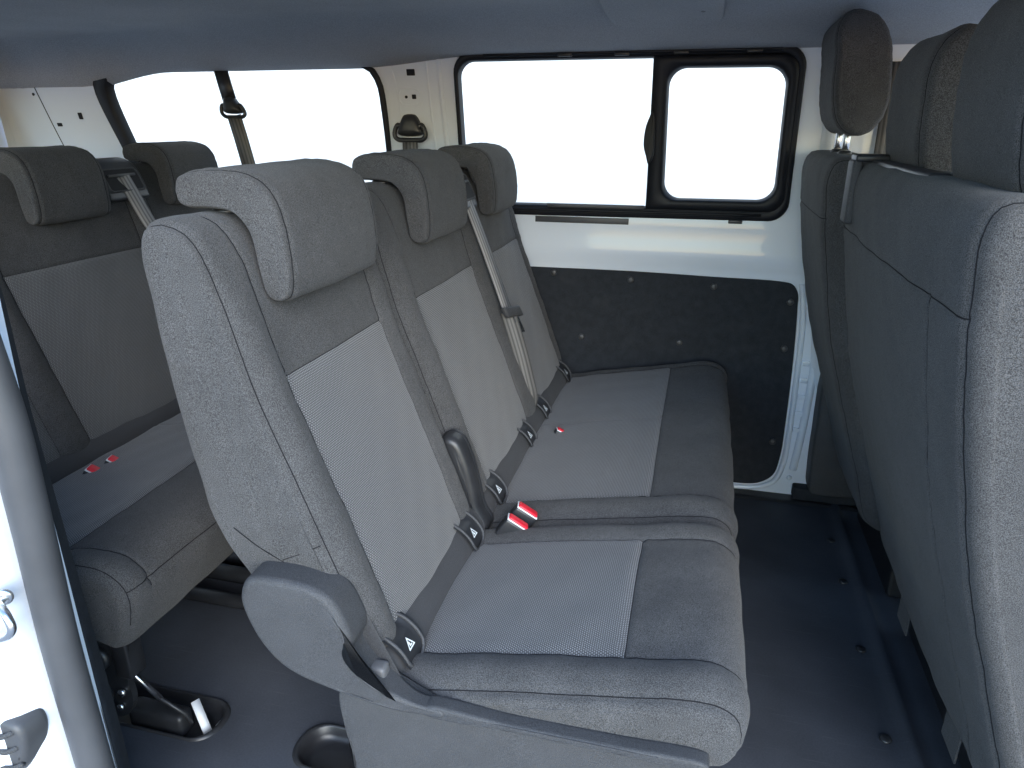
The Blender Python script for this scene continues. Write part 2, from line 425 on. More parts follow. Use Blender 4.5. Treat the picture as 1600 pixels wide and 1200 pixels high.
def ribbon(pts, widths, wdir, th=.0014, n_uv=True):
    """flat strap: pts centre line, wdir = width direction (one or one per point)"""
    P = [Vector(p) for p in pts]; V = []; uv = []; F = []; s = 0
    for i, p in enumerate(P):
        d = (P[min(i+1, len(P)-1)] - P[max(i-1, 0)]).normalized()
        w = Vector(wdir[i] if isinstance(wdir, list) else wdir); w = (w - d*w.dot(d)).normalized(); nn = d.cross(w)
        wd_ = widths[i] if hasattr(widths, '__len__') else widths
        if i: s += (P[i]-P[i-1]).length
        for a, b in ((-.5, -.5), (-.5, .5), (.5, .5), (.5, -.5)):
            V.append(p + w*(a*wd_) + nn*(b*th)); uv.append((a+.5, s))
    for i in range(len(P)-1):
        for k in range(4):
            F.append((i*4+k, i*4+(k+1) % 4, i*4+4+(k+1) % 4, i*4+4+k))
    F.append((3, 2, 1, 0)); e = (len(P)-1)*4; F.append((e, e+1, e+2, e+3))
    return V, F, uv
def smooth01(a, b, x):
    t = np.clip((np.asarray(x, float)-a)/(b-a), 0, 1); return t*t*(3-2*t)

# ------------------------------------------------------------------ the setting: ground, backdrop, van shell
gr = obj('ground', [(-30, -30, -.56), (30, -30, -.56), (30, 30, -.56), (-30, 30, -.56)], [(0, 1, 2, 3)], 'ground', kind='structure')
bd_v = [(-6, 4.2, -.556), (6, 4.2, -.556), (6, 4.2, 4.5), (-6, 4.2, 4.5)]
# plain white sheet behind the van: one long side and one end, with a rounded corner
pl = [(7, 4.0)] + [(-5 + 1.2*math.cos(R(a)) - 0, 2.8 + 1.2*math.sin(R(a))) for a in range(90, 181, 9)] + [(-6.2, -4)]
V = []; F = []
for (x, y) in pl: V += [(x, y, -.552), (x, y, 4.2)]
for i in range(len(pl)-1): F.append((2*i, 2*i+2, 2*i+3, 2*i+1))
obj('backdrop', V, F, 'backdrop', kind='structure')

ZK = [-.1, 0, .7, .88, 1.0, 1.33, 1.5]; YK = [1.447, 1.452, 1.485, 1.49, 1.476, 1.41, 1.37]
_zz = np.linspace(-.2, 1.6, 181); _yy = np.interp(_zz, ZK, YK)
_k = np.exp(-np.linspace(-2, 2, 13)**2); _k /= _k.sum(); _yy = np.convolve(np.pad(_yy, 6, mode='edge'), _k, 'valid')
def W(x, z, off=0.): return float(np.interp(z, _zz, _yy)) + off - .011*float(smooth01(.728, .750, z)*smooth01(.90, .76, z)) - .004*float(smooth01(.850, .856, z)*smooth01(.90, .87, z))
def wall(off=0.): return lambda x, z: (x, W(x, z, off), z)

def rr2(tl, tr, br, bl, r, nc=8, ns=10):
    """rounded quadrilateral with matching point counts"""
    C = [np.array(q, float) for q in (tr, tl, bl, br)]; out = []
    for k in range(4):
        a, c, b = C[k-1], C[k], C[(k+1) % 4]
        rk = r[k] if hasattr(r, '__len__') else r
        d0 = (a-c)/np.linalg.norm(a-c); d1 = (b-c)/np.linalg.norm(b-c); p0 = c + d0*rk; p2 = c + d1*rk
        m = c + (d0+d1)*rk*(1-.7071)*1.0
        for t in np.linspace(0, 1, nc):
            ang = t*math.pi/2; cen = c + (d0+d1)*rk
            out.append(cen - d1*rk*math.cos(ang) - d0*rk*math.sin(ang))
        nb = C[(k+1) % 4]; q1 = nb - d1*(r[(k+1) % 4] if hasattr(r, '__len__') else r)
        for t in np.linspace(0, 1, ns+2)[1:-1]: out.append(p2*(1-t) + q1*t)
    return [tuple(p) for p in out]
FW_OUT = rr2((-.297, 1.347), (.684, 1.347), (.696, .882), (-.305, .878), .055)
FW_ALL = rr2((-.283, 1.323), (.664, 1.322), (.672, .914), (-.290, .914), .045)
FW_L = rr2((-.283, 1.323), (.300, 1.323), (.300, .914), (-.290, .914), (.004, .045, .045, .004))
FW_R = rr2((.332, 1.296), (.640, 1.294), (.650, .942), (.336, .941), .048)
SP_OUT = rr2((.286, 1.327), (.668, 1.326), (.680, .908), (.284, .908), (.045, .006, .006, .045))
RW_OUT = [(-1.604, 1.257), (-1.59, 1.30), (-1.53, 1.325), (-1.2, 1.335), (-.62, 1.332), (-.56, 1.315), (-.535, 1.27), (-.530, 1.214), (-.534, 1.06), (-.54, .94), (-.56, .895), (-.62, .88), (-1.2, .88), (-1.47, .88), (-1.53, .9), (-1.545, .96), (-1.56, 1.05)]
RW_IN = [(-1.545, 1.25), (-1.535, 1.285), (-1.49, 1.308), (-1.2, 1.32), (-.63, 1.318), (-.575, 1.302), (-.553, 1.262), (-.549, 1.2), (-.551, 1.06), (-.557, .96), (-.575, .92), (-.63, .90), (-1.2, .90), (-1.44, .90), (-1.49, .92), (-1.503, .97), (-1.515, 1.05)]
fw_hole = FW_OUT[::2]
rw_hole = [tuple(p) for p in by_angle(RW_OUT, 64)]
def shrink(lp, d):
    P = np.array(lp); c = P.mean(0); return [tuple(p) for p in c + (P-c)*(1 - d/np.linalg.norm(P-c, axis=1)[:, None])]
outline = [(-2.02, -.02), (1.12, -.02), (1.12, 1.0), (1.06, 1.40), (-2.02, 1.40)]
fwh = shrink(fw_hole, .012); rwh = shrink(rw_hole, .012)
V, F = sheet(outline, [fwh, rwh], wall(0), .024)
wl = obj('side_wall', V, F, 'paint', kind='structure')
# pressed ridges of the sheet metal round the pillar
for nm, pts, r in (('pressed_ridge', [(-.515, 1.33), (-.497, 1.30), (-.487, 1.2), (-.487, 1.05), (-.49, .92)], .0025),
                   ('pressed_ridge', [(-.385, 1.335), (-.385, 1.2), (-.375, .92)], .005),
                   ('pressed_ridge', [(-.345, 1.335), (-.345, 1.2), (-.34, .92)], .010),
                   ):
    P = catmull(pts, closed=False, n=6)
    tube_obj(nm, [(p[0], W(p[0], p[1], r*.62), p[1]) for p in P], r, 'paint', wl, n=10)
tube_obj('panel_joint', [(x, W(x, z, -.0004), z) for x, z in ((-1.862, 1.28), (-1.84, 1.15), (-1.815, 1.02))], .0016, 'void', wl, n=6)
# square and round slots in the pillars
for (x, z, w, h) in ((-.437, 1.297, .026, .018), (-.435, 1.229, .013, .013), (-1.808, 1.147, .020, .012), (-1.705, 1.176, .016, .022)):
    bm = bmesh.new(); lp = rrect(x-w/2, x+w/2, z-h/2, z+h/2, .002, 3)
    bm.faces.new([bm.verts.new((p[0], W(p[0], p[1], -.002), p[1])) for p in lp]); r_ = bmesh.ops.extrude_face_region(bm, geom=bm.faces[:])
    for v in r_['geom']:
        if isinstance(v, bmesh.types.BMVert): v.co.y += .004
    bm_obj('slot', bm, 'void', wl, smooth=False)
for (x, z, r) in ((-.461, 1.229, .005), (-1.876, 1.249, .006)):
    bm_obj('hole', disc_bm((x, W(x, z, .0005), z), (0, -1, .1), r, .002), 'void', wl)
# embossed oval round the anchor slots
lp = catmull(rrect(-.485, -.415, 1.205, 1.252, .02, 5), n=2)
tube_obj('pressed_ridge', [(p[0], W(p[0], p[1], .0006), p[1]) for p in lp], .0022, 'paint', wl, n=6, closed=True)

# floor with two recessed trays
def floor_z(x, y): return (x, y, 0.)
TR1 = rrect(-.70, -.412, .115, .215, .045, 8); TR2 = rrect(-.222, .06, .115, .215, .045, 8)
V, F = sheet([(-2.05, -.16), (.93, -.16), (.93, 1.46), (-2.05, 1.46)], [TR1, TR2], floor_z, .25)
fl = obj('floor', V, F, 'mat', kind='structure', smooth=False)
for tr in (TR1, TR2):
    P = np.array(tr); c = P.mean(0)
    def rg(d, z): 
        dd = P - c; L = np.linalg.norm(dd, axis=1)[:, None]
        return [(p[0], p[1], z) for p in c + dd*(1 - d/L)]
    V, F = loops([rg(-.012, .0005), rg(-.009, .005), rg(-.003, .006), rg(.002, .002), rg(.006, -.012), rg(.014, -.022), rg(.03, -.024)])
    F.append(tuple(len(V)-len(P)+i for i in range(len(P))))
    obj('recess_tray', V, F, 'plastic', fl)
# front edge of the mat: bead, channel, lower footwell
P = [(.905, .0005), (.918, .001), (.928, .004), (.938, .010), (.947, .0115), (.956, .008), (.962, .001), (.985, -.001), (1.0, .0), (1.012, -.003), (1.05, -.006), (1.3, -.008), (2.3, -.01)]
V = []; F = []
for y in np.linspace(-.16, 1.46, 30):
    for q in P: V.append((q[0], y, q[1]))
n = len(P)
for j in range(29):
    for i in range(n-1): F.append((j*n+i, j*n+i+1, (j+1)*n+i+1, (j+1)*n+i))
obj('mat_edge', V, F, 'mat', fl)
for (x, y) in ((.904, 1.209), (.905, 1.005), (.901, .734), (.899, .468), (.90, .22)):
    bm_obj('stud', disc_bm((x, y, .0), (0, 0, 1), .012, .006), 'plastic', fl)
bm_obj('stud', disc_bm((.598, .381, .0), (0, 0, 1), .014, .008), 'plastic', fl)
# kerb strip along the far wall foot
V = []; F = []; P = [(1.405, .001), (1.41, .006), (1.416, .008), (1.43, .008), (1.438, .009), (1.446, .010), (1.456, .011)]
xs = np.linspace(.30, 1.12, 18)
for x in xs:
    for q in P: V.append((x, q[0], q[1]))
n = len(P)
for j in range(len(xs)-1):
    for i in range(n-1): F.append((j*n+i, j*n+i+1, (j+1)*n+i+1, (j+1)*n+i))
obj('edge_strip', V, F, 'plastic', fl)

# headliner: a shallow moulded shell
def liner_z(x, y):
    zc = 1.415 - .03*smooth01(.6, -1.0, x)*0
    ze = 1.338 - .027*smooth01(-.2, -.6, x) - .048*smooth01(-1.30, -1.66, x)
    ys = 1.02 + .29*smooth01(-.6, -1.6, x)
    z = zc - (zc - ze)*smooth01(ys, 1.435, y)**(.9)
    z = z - (z - 1.268)*smooth01(-1.84, -1.99, x)
    zn = zc - (zc - 1.33)*smooth01(.2, -.1, y)
    return float(min(z, zn))
xs = np.linspace(-2.05, 2.3, 110); ys = np.linspace(-.12, 1.435, 70)
V = [(x, y, liner_z(x, y)) for x in xs for y in ys]; n = len(ys)
F = [(a*n+b, a*n+b+1, (a+1)*n+b+1, (a+1)*n+b) for a in range(len(xs)-1) for b in range(n-1)]
hl = obj('headliner', V, F, 'liner', kind='structure')
# turned edge over the far wall
V = []; F = []
for x in xs:
    z = liner_z(x, 1.435); V += [(x, 1.435, z), (x, 1.441, z+.002), (x, 1.443, z+.008), (x, 1.44, z+.05)]
for a in range(len(xs)-1):
    for b in range(3): F.append((a*4+b, a*4+b+1, a*4+5+b, a*4+4+b))
obj('liner_edge', V, F, 'liner', hl)
# moulded pad for a grab handle with two round caps
lp = rrect(.20, .452, .86, 1.20, .03, 6); P = np.array(lp); c = P.mean(0)
def lr(d, dz): return [(p[0], p[1], liner_z(p[0], p[1]) - dz) for p in c + (P-c)*(1 - d/np.linalg.norm(P-c, axis=1)[:, None])]
V, F = loops([lr(-.012, -.001), lr(-.002, .001), lr(.006, .005), lr(.014, .006), lr(.06, .006)])
F.append(tuple(len(V)-len(P)+i for i in range(len(P)))); obj('handle_pad', V, F, 'liner', hl)
for (x, y) in ((.229, 1.10), (.418, 1.115)):
    bm_obj('cap', disc_bm((x, y, liner_z(x, y) - .0055), (0, 0, -1), .012, .003), 'grey', hl)
# outer roof skin, rear end and near quarter: they keep the daylight out as the real shell does
bm_obj('roof', box(-2.08, 2.3, -.2, 1.46, 1.46, 1.47, 0), 'paint', kind='structure', smooth=False)
def yz(x): return lambda y, z: (x, y, z)
V, F = sheet([(-.2, -.05), (1.46, -.05), (1.46, 1.46), (-.2, 1.46)], [rrect(.70, 1.30, .85, 1.27, .06)], yz(-2.03), .3)
obj('rear_wall', V, F, 'paint', kind='structure', smooth=False)
V, F = sheet([(-2.03, -.05), (-.40, -.05), (-.40, 1.46), (-2.03, 1.46)], [rrect(-1.6, -.62, .88, 1.30, .06)], lambda x, z: (x, -.12 + .06*smooth01(.9, 1.4, z), z), .3)
obj('near_wall', V, F, 'paint', kind='structure', smooth=False)

# ------------------------------------------------------------------ windows
def frame_ring(name, out, inn, parent, y0=-.012, y1=.02, c=None, m='frame', n=128):
    if len(out) == len(inn) and len(out) > 40: A, B = np.array(out), np.array(inn)
    else: A = by_angle(out, n, c); B = by_angle(inn, n, c)
    def ring(t, off): 
        q = A*(1-t) + B*t
        return [(p[0], W(p[0], p[1], off), p[1]) for p in q]
    V, F = loops([ring(0, .004), ring(0, y0*.6), ring(.06, y0), ring(.5, y0*1.03), ring(.80, y0), ring(.9, y0*.7), ring(1, y1)])
    return obj(name, V, F, m, parent)
def pane(name, lp, parent, off):
    P = np.array(lp) if len(lp) > 40 else catmull(lp, n=4); V, F = sheet([tuple(p) for p in P], [], wall(off), .08)
    return obj(name, V, F, 'glass', parent)
fwr = empty('side_window', (.2, 1.47, .88), 'black framed window with a small rounded sliding pane beside the white pillar', 'window')
# outer frame: ring of the whole opening, then the mullion and the frame of the sliding pane
frame_ring('outer_frame', FW_OUT, FW_ALL, fwr)
# sliding pane frame: outer outline square on the left, rounded on the right
frame_ring('sliding_frame', SP_OUT, FW_R, fwr, y0=-.019, y1=.010)
pane('fixed_pane', FW_L, fwr, .012); pane('sliding_pane', FW_R, fwr, .006)
# latch on the mullion, rails, clips
lt = [(.292, 1.190), (.284, 1.172), (.275, 1.146), (.271, 1.115), (.272, 1.088), (.280, 1.062), (.288, 1.040), (.30, 1.06), (.302, 1.115), (.30, 1.17)]
B = Body(lt, W(0, 1.12, -.034), W(0, 1.12, -.012), ry=.006, inset=.004, N=50, wrinkle=0, na=4)
B.build('latch', 'frame', fwr)
tube_obj('slide_rail', [(x, W(x, .912, -.012), .912) for x in np.linspace(-.02, .28, 8)], .006, 'grey', fwr, n=8)
for z, r in ((1.338, .006), (.898, .005)):
    tube_obj('slide_rail', [(x, W(x, z, -.014), z) for x in np.linspace(-.2, .62, 14)], r, 'frame', fwr, n=8)
for x in (.04, .20, .36, .55):
    bm_obj('clip', box(x-.02, x+.02, W(x, 1.334, -.024), W(x, 1.334, -.01), 1.329, 1.338, .002), 'plastic', fwr)
bm_obj('clip', box(.53, .57, W(.55, .884, -.02), W(.55, .884, -.005), .873, .884, .002), 'plastic', fwr)
bm_obj('felt_strip', box(-.06, .235, W(0, .873, -.006), W(0, .873, .002), .858, .876, .001), 'rubber', fwr)
rwr = empty('side_window', (-1.05, 1.47, .88), 'wide black framed window behind the rearmost bench, crossed by a dark belt', 'window')
frame_ring('outer_frame', RW_OUT, RW_IN, rwr); pane('fixed_pane', RW_IN, rwr, .012)
# rear door windows: panes
for k, (a, b) in enumerate(((.70, 1.30),)):
    o = empty('rear_door_window', (-2.03, (a+b)/2, .85), 'bright rear door window cut by the left picture edge', 'window')
    V, F = sheet(rrect(a-.005, b+.005, .845, 1.275, .06), [], yz(-2.035)); obj('pane', V, F, 'glass', o, smooth=False)
    A = np.array(rrect(a-.03, b+.03, .82, 1.30, .07)); Bq = np.array(rrect(a, b, .85, 1.27, .06))
    V, F = loops([[(-2.03, *p) for p in A], [(-2.018, *p) for p in A*.5+Bq*.5], [(-2.03, *p) for p in Bq]]); obj('seal', V, F, 'frame', o)

# ------------------------------------------------------------------ black hardboard panel with its rivets
PN = [(-.62, .713), (-.028, .713), (.25, .714), (.504, .709), (.700, .705), (.735, .698), (.752, .675), (.757, .63), (.765, .472), (.768, .262), (.765, .14), (.750, .075), (.705, .042), (.643, .034), (.2, .034), (-.62, .034)]
PNs = [PN[0]] + [tuple(p) for p in catmull(PN[1:14], closed=False, n=5)] + PN[14:]
tp = empty('trim_panel', (.2, 1.48, .01), 'black hardboard panel riveted to the white wall beside the bench', 'trim panel')
V, F = sheet(PNs, [], wall(-.008), .06)
nb = len(V); bm = bmesh.new(); bv = [bm.verts.new(v) for v in V]
for f in F: bm.faces.new([bv[i] for i in f])
r_ = bmesh.ops.extrude_face_region(bm, geom=bm.faces[:])
for v in r_['geom']:
    if isinstance(v, bmesh.types.BMVert): v.co.y += .007
bm_obj('board', bm, 'board', tp, angle=40)
for (x, z) in ((.004, .698), (.252, .688), (.507, .680), (.103, .492), (.418, .496), (.734, .646), (.734, .50), (.736, .192), (-.22, .69), (-.22, .45)):
    bm_obj('rivet', disc_bm((x, W(x, z, -.008), z), (0, -1, 0), .0105, .007), 'rivet', tp)
# white strip framing the board down to the floor and the dark lower pillar trim
strip = [(.762, .70), (.777, .60), (.783, .40), (.783, .20), (.777, .11), (.757, .052), (.71, .026), (.63, .018), (.5, .018)]
P = catmull(strip, closed=False, n=6)
tube_obj('pressed_ridge', [(p[0], W(p[0], p[1], -.001), p[1]) for p in P], .009, 'paint', wl, n=8)
P = catmull([(.83, .52), (.828, .40), (.822, .25), (.81, .10)], closed=False, n=6)
tube_obj('pressed_ridge', [(p[0], W(p[0], p[1], -.001), p[1]) for p in P], .012, 'paint', wl, n=8)
for k in range(5):
    z = .46 - k*.055
    bm_obj('pressed_tab', box(.793, .815, W(0, z, -.006), W(0, z, .004), z-.012, z+.004, .002), 'paint', wl)
bm_obj('stud', disc_bm((.803, W(0, .07, 0), .07), (0, -1, 0), .008, .005), 'paint', wl)
lpt = empty('pillar_trim', (.95, 1.45, .0), 'dark grey moulded trim at the foot of the pillar behind the driver', 'trim')
B = Body([(.848, .47), (.856, .492), (.88, .497), (.99, .49), (1.1, .48), (1.12, .30), (1.12, .06), (1.0, .055), (.87, .052), (.856, .06), (.850, .12), (.846, .3)], 1.385, 1.47, ry=.014, inset=.008, N=90, wrinkle=.0005, na=5)
B.build('panel', 'grain', lpt)
bm_obj('pocket', box(.935, 1.09, 1.380, 1.40, .17, .36, .006), 'plastic', lpt)
bm_obj('foot', box(.815, 1.12, 1.415, 1.465, .012, .054, .006), 'board', lpt)
# upper pillar behind the driver, with folded belt
bp_ = empty('door_pillar', (.93, 1.42, 0), 'white painted door pillar behind the driver headrest', 'pillar')
B = Body([(.755, 1.40), (.75, 1.2), (.765, .9), (.80, .6), (.83, .40), (.9, .3), (1.06, .3), (1.07, .9), (1.02, 1.40)], 1.40, 1.52, ry=.05, inset=.03, N=80, wrinkle=.0006, na=7)
for j in range(B.G.shape[0]):
    B.G[j, :, 1] += np.interp(B.G[j, :, 2], [.4, .9, 1.4], [.045, .035, -.012])
B.build('pressing', 'paint', bp_)
V, F, uv = ribbon([(.90, 1.375, 1.30), (.90, 1.365, 1.0), (.91, 1.38, .6)], .05, (1, 0, 0)); obj('webbing', V, F, 'webdark', bp_, uv=uv)

# ------------------------------------------------------------------ seats
BACK = [(.060, .372), (.046, .410), (.030, .455), (-.014, .575), (-.060, .70), (-.102, .816), (-.122, .89), (-.134, .94), (-.150, .988), (-.173, 1.024), (-.208, 1.039), (-.242, 1.034), (-.257, 1.0), (-.254, .88), (-.244, .73), (-.215, .59), (-.165, .50), (-.10, .42), (-.03, .37), (.03, .352)]
HEAD = [(-.098, 1.055), (-.088, 1.005), (-.086, .950), (-.093, .926), (-.112, .918), (-.129, .927), (-.137, .965), (-.146, 1.016), (-.165, 1.038), (-.20, 1.043), (-.238, 1.045), (-.250, 1.053), (-.251, 1.080), (-.240, 1.092), (-.18, 1.098), (-.138, 1.092), (-.113, 1.077)]
CUSH = [(.068, .366), (.12, .377), (.25, .404), (.40, .431), (.48, .446), (.53, .447), (.558, .432), (.572, .400), (.566, .360), (.543, .336), (.45, .331), (.2, .326), (.05, .322), (.035, .345)]
CUSH3 = [(.068, .368), (.12, .378), (.25, .405), (.40, .431), (.48, .445), (.535, .440), (.568, .415), (.578, .38), (.572, .34), (.556, .298), (.53, .272), (.47, .285), (.35, .30), (.1, .305), (.035, .335)]
BINS = [(.046, .41, .022), (-.06, .70, .022), (-.12, .91, .02), (-.205, 1.04, .012), (-.255, .95, .022), (-.24, .70, .035), (-.165, .5, .03), (0, .36, .02)]

def back_puff(y0, y1, seats):
    def f(G, s):
        x, y, z = G[..., 0], G[..., 1], G[..., 2]
        fr = np.clip(s.Nrm[:, 0], 0, 1)[None, :]**.5*smooth01(1.0, .86, z)*smooth01(.37, .43, z)
        d = np.zeros(x.shape)
        for a, b in seats:
            d += .013*np.exp(-((y-a+.030)/.026)**2) + .013*np.exp(-((y-b-.030)/.026)**2)
            c = (a+b)/2; d += .006*np.exp(-((y-c)/.10)**2)
        return d*fr
    return f
def cush_puff(seats):
    def f(G, s):
        x, y, z = G[..., 0], G[..., 1], G[..., 2]
        tp = np.clip(s.Nrm[:, 1], 0, 1)[None, :]**.5
        d = np.zeros(x.shape)
        for a, b in seats:
            d += .010*np.exp(-((y-a+.032)/.024)**2) + .010*np.exp(-((y-b-.032)/.024)**2) + .006*np.exp(-((y-(a+b)/2)/(.36*(b-a)))**4)
        return d*tp
    return f
def icon(parent, c, u, v, s):
    """little white warning triangle with a child seat mark; u, v span the plate"""
    c, u, v = Vector(c), Vector(u).normalized(), Vector(v).normalized()
    w = u.cross(v)*.0007
    def pt(a, b): return c + u*(a*s) + v*(b*s) + w
    T = [(-.5, -.42), (.5, -.42), (0, .5)]; t = [(-.33, -.32), (.33, -.32), (0, .28)]
    V = [pt(*p) for p in T] + [pt(*p) for p in t]; F = [(0, 1, 4, 3), (1, 2, 5, 4), (2, 0, 3, 5)]
    m = [(-.16, -.26), (.2, -.26), (.2, -.17), (.02, -.15), (.0, .10), (-.12, .10)]
    o = len(V); V += [pt(*p) for p in m]; F.append(tuple(range(o, o+6)))
    return obj('icon', V, F, 'white', parent, smooth=False)
ROLLC = (.018, .362); ROLLR = .062
def iso_cover(parent, y, dx=0., hw=.036):
    cx, cz = ROLLC[0]+dx, ROLLC[1]
    def at(th, yy, rr): return (cx + (ROLLR+rr)*math.cos(R(th)), y+yy, cz + (ROLLR+rr)*math.sin(R(th)))
    ths = np.linspace(128, 8, 20); ysn = np.linspace(-1, 1, 13); V = []; F = []
    for th in ths:
        k = hw*(1 - .12*max(0, (th-100)/28)) * (1 - .35*max(0, (24-th)/16)**2)
        for q in ysn:
            rim = .0035*smooth01(.62, .85, abs(q)) ; dip = -.0045*smooth01(.75, .4, abs(q))*smooth01(48, 66, th)
            V.append(at(th, q*k, .0050 + rim + dip))
    n = len(ysn)
    F = [(a*n+b, a*n+b+1, (a+1)*n+b+1, (a+1)*n+b) for a in range(len(ths)-1) for b in range(n-1)]
    o = obj('isofix_cover', V, F, 'plastic', parent)
    w_ = lambda th: hw*(.80 - .24*smooth01(60, 105, th))
    pts = [at(th, -w_(th), .0088) for th in np.linspace(118, 22, 16)] + [at(14, -hw*.66, .0088), at(10, -hw*.4, .0088), at(9, 0, .0088), at(10, hw*.4, .0088), at(14, hw*.66, .0088)] + [at(th, w_(th), .0088) for th in np.linspace(22, 118, 16)]
    tube_obj('rim', pts, .0030, 'grain', o, n=8)
    sl = [at(th, yy, .0022) for th, yy in ((118, -.012), (118, .012), (84, .009), (84, -.009))]
    obj('slot', sl, [(0, 1, 2, 3)], 'void', o, smooth=False)
    c = at(36, 0, .0056); d = Vector((math.sin(R(36)), 0, -math.cos(R(36))))
    icon(o, c, Vector((0, 1, 0)), -d, .021)
    return o
def roll(parent, y0, y1, dx=0., name='rear_bolster'):
    prof = [(ROLLC[0] + ROLLR*math.cos(a), ROLLC[1] + ROLLR*math.sin(a)) for a in np.linspace(0, 2*math.pi, 14, endpoint=False)]
    B = Body(prof, y0, y1, ry=.012, inset=.010, N=48, wrinkle=.0008, na=5, dx=dx)
    return B.build(name, 'rollcloth', parent)
def headrest(parent, y0, y1, dx=0., rods=True):
    B = Body(HEAD, y0, y1, ry=.024, inset=.007, N=110, ystep=.014, na=10, wrinkle=.0009, dx=dx,
             puff=lambda G, s: .006*np.exp(-((G[..., 1]-(y0+y1)/2)/.12)**2)*np.clip(s.Nrm[:, 0], 0, 1)[None, :])
    n = len(B.s); a = B.si((-.112, .919), dx); b = B.si((-.250, 1.07), dx)
    for j in (6, len(B.rows)-7): B.groove_ring(j, a, b, .0018, .004)
    o = B.build('headrest', 'fabric', parent)
    if rods:
        for yy in (y0+.05, y1-.05):
            tube_obj('rod', [(-.205+dx, yy, 1.02), (-.205+dx, yy, 1.06)], .006, 'steel', o, n=10)
            bm_obj('rod_collar', disc_bm((-.205+dx, yy, 1.035), (0, 0, 1), .022, .012), 'plastic', o)
    # pale underside plate
    V, F = join(tube([(-.222+dx, y0+.03, 1.048), (-.222+dx, y1-.03, 1.048)], .006, 8))
    obj('underside_bar', V, F, 'steel', o)
    return o
def backrest(parent, y0, y1, ins, dx=0., extra_seams=(), na=10):
    sy = sorted(set([v for a, b in ins for v in (a, b)] + list(extra_seams)))
    B = Body(BACK, y0, y1, ry=.045, inset=.02, N=170, ystep=.014, seam_pts=[(-.102, .816)], seam_ys=sy, na=na, puff=back_puff(y0, y1, ins), wrinkle=.0014, dx=dx, ins_ctrl=BINS)
    n = len(B.s); i_top = B.si((-.102, .816), dx); i_bot = B.si((.050, .398), dx); i_rim = B.si((-.208, 1.039), dx); i_rear = B.si((-.25, 1.005), dx)
    i_low = B.si((.05, .40), dx)
    B.groove_ring(4, i_low, i_rear, .003, .005); B.groove_ring(len(B.rows)-5, i_low, i_rear, .003, .005)
    for v in sy: B.groove_ring(B.yj(v), i_bot, i_rim, .0024, .0045)
    for a, b in ins: B.groove_col(i_top, B.yj(a), B.yj(b), .002, .004)
    o = B.build('backrest', 'fabric', parent)
    for a, b in ins: B.patch('woven_insert', 'insert', o, i_bot, i_top, B.yj(a), B.yj(b), puff=.0035, soft=.022)
    return o, B
def cushion(parent, y0, y1, ins, dx=0., prof=CUSH, seams=(), na=10, x_front=.40, ry=.045, nose=None):
    sy = sorted(set([v for a, b in ins for v in (a, b)] + list(seams)))
    zf = .431
    B = Body(prof, y0, y1, ry=ry, inset=.022, N=150, ystep=.014, seam_pts=[(x_front, zf)], seam_ys=sy, na=na, puff=cush_puff([(a, b) for a, b in ins]), wrinkle=.0013, dx=dx)
    n = len(B.s); i_f = B.si((x_front, zf), dx); i_r = B.si((.072, .366), dx); i_nose = B.si((.570, .385), dx); i_und = B.si((.55, .34), dx)
    # outline is counter-clockwise: the top runs from the nose back to the rear
    B.groove_ring(5, i_und, i_r, .003, .005); B.groove_ring(len(B.rows)-6, i_und, i_r, .003, .005)
    for v in sy:
        if v in seams: B.groove_ring(B.yj(v), i_f, i_r, .0014, .006)
        else: B.groove_ring(B.yj(v), i_nose, i_r, .0022, .0045)
    B.groove_col(i_f, B.yj(min(sy)), B.yj(max(sy)), .0022, .0045)
    if nose: B.groove_col(B.si(nose, dx), 5, len(B.rows)-6, .003, .006)
    o = B.build('cushion', 'fabric', parent)
    for a, b in ins: B.patch('woven_insert', 'insert', o, i_f, i_r, B.yj(a), B.yj(b), puff=.0035, soft=.02)
    return o, B
def buckle(parent, c, rz, tilt, s=1.):
    """belt buckle: black shell, pale end frame, red press button"""
    o = None
    def xf(bm):
        bmesh.ops.transform(bm, matrix=Matrix.Translation(c) @ Matrix.Rotation(rz, 4, 'Z') @ Matrix.Rotation(tilt, 4, 'Y'), verts=bm.verts[:]); return bm
    o = bm_obj('belt_buckle', xf(box(-.022*s, .022*s, -.011*s, .011*s, -.032*s, .006*s, .004*s, 3)), 'plastic', parent)
    bm_obj('button_frame', xf(box(-.021*s, .021*s, -.0105*s, .0105*s, .0055*s, .0085*s, .001*s)), 'tag', o)
    bm_obj('press_button', xf(box(-.0195*s, .0195*s, -.0098*s, .0075*s, .006*s, .0125*s, .003*s, 3)), 'red', o)
    return o
def belt_bezel(parent, y0, y1, dx=0.):
    B = Body([(-.114, .952), (-.120, .975), (-.138, 1.02), (-.165, 1.050), (-.21, 1.060), (-.245, 1.045), (-.25, 1.0), (-.2, .97), (-.15, .945)], y0, y1, ry=.014, inset=.012, N=70, wrinkle=0, na=6, dx=dx)
    o = B.build('belt_bezel', 'plastic', parent)
    yc = (y0+y1)/2
    d = Vector((-.022, 0, .045)).normalized(); nn = Vector((.045, 0, .022)).normalized(); c = Vector((-.131+dx, yc, 1.003))
    def q(a, b, e): return c + Vector((0, 1, 0))*a + d*b + nn*e
    hw = (y1-y0)/2 - .022
    lp = rrect(-hw, hw, -.030, .030, .008, 4)
    V, F = loops([[q(a, b, .0015) for a, b in lp], [q(a*1.04, b*1.06, .004) for a, b in lp], [q(a*1.1, b*1.12, .0035) for a, b in lp], [q(a*1.14, b*1.16, -.001) for a, b in lp]])
    obj('bezel_rim', V, F, 'grain', o)
    obj('slot', [q(a, b, .0022) for a, b in lp], [tuple(range(len(lp)))], 'void', o, smooth=False)
    tube_obj('guide_bar', [q(-hw*.8, .012, .004), q(hw*.8, .012, .004)], .004, 'grey', o)
    return o

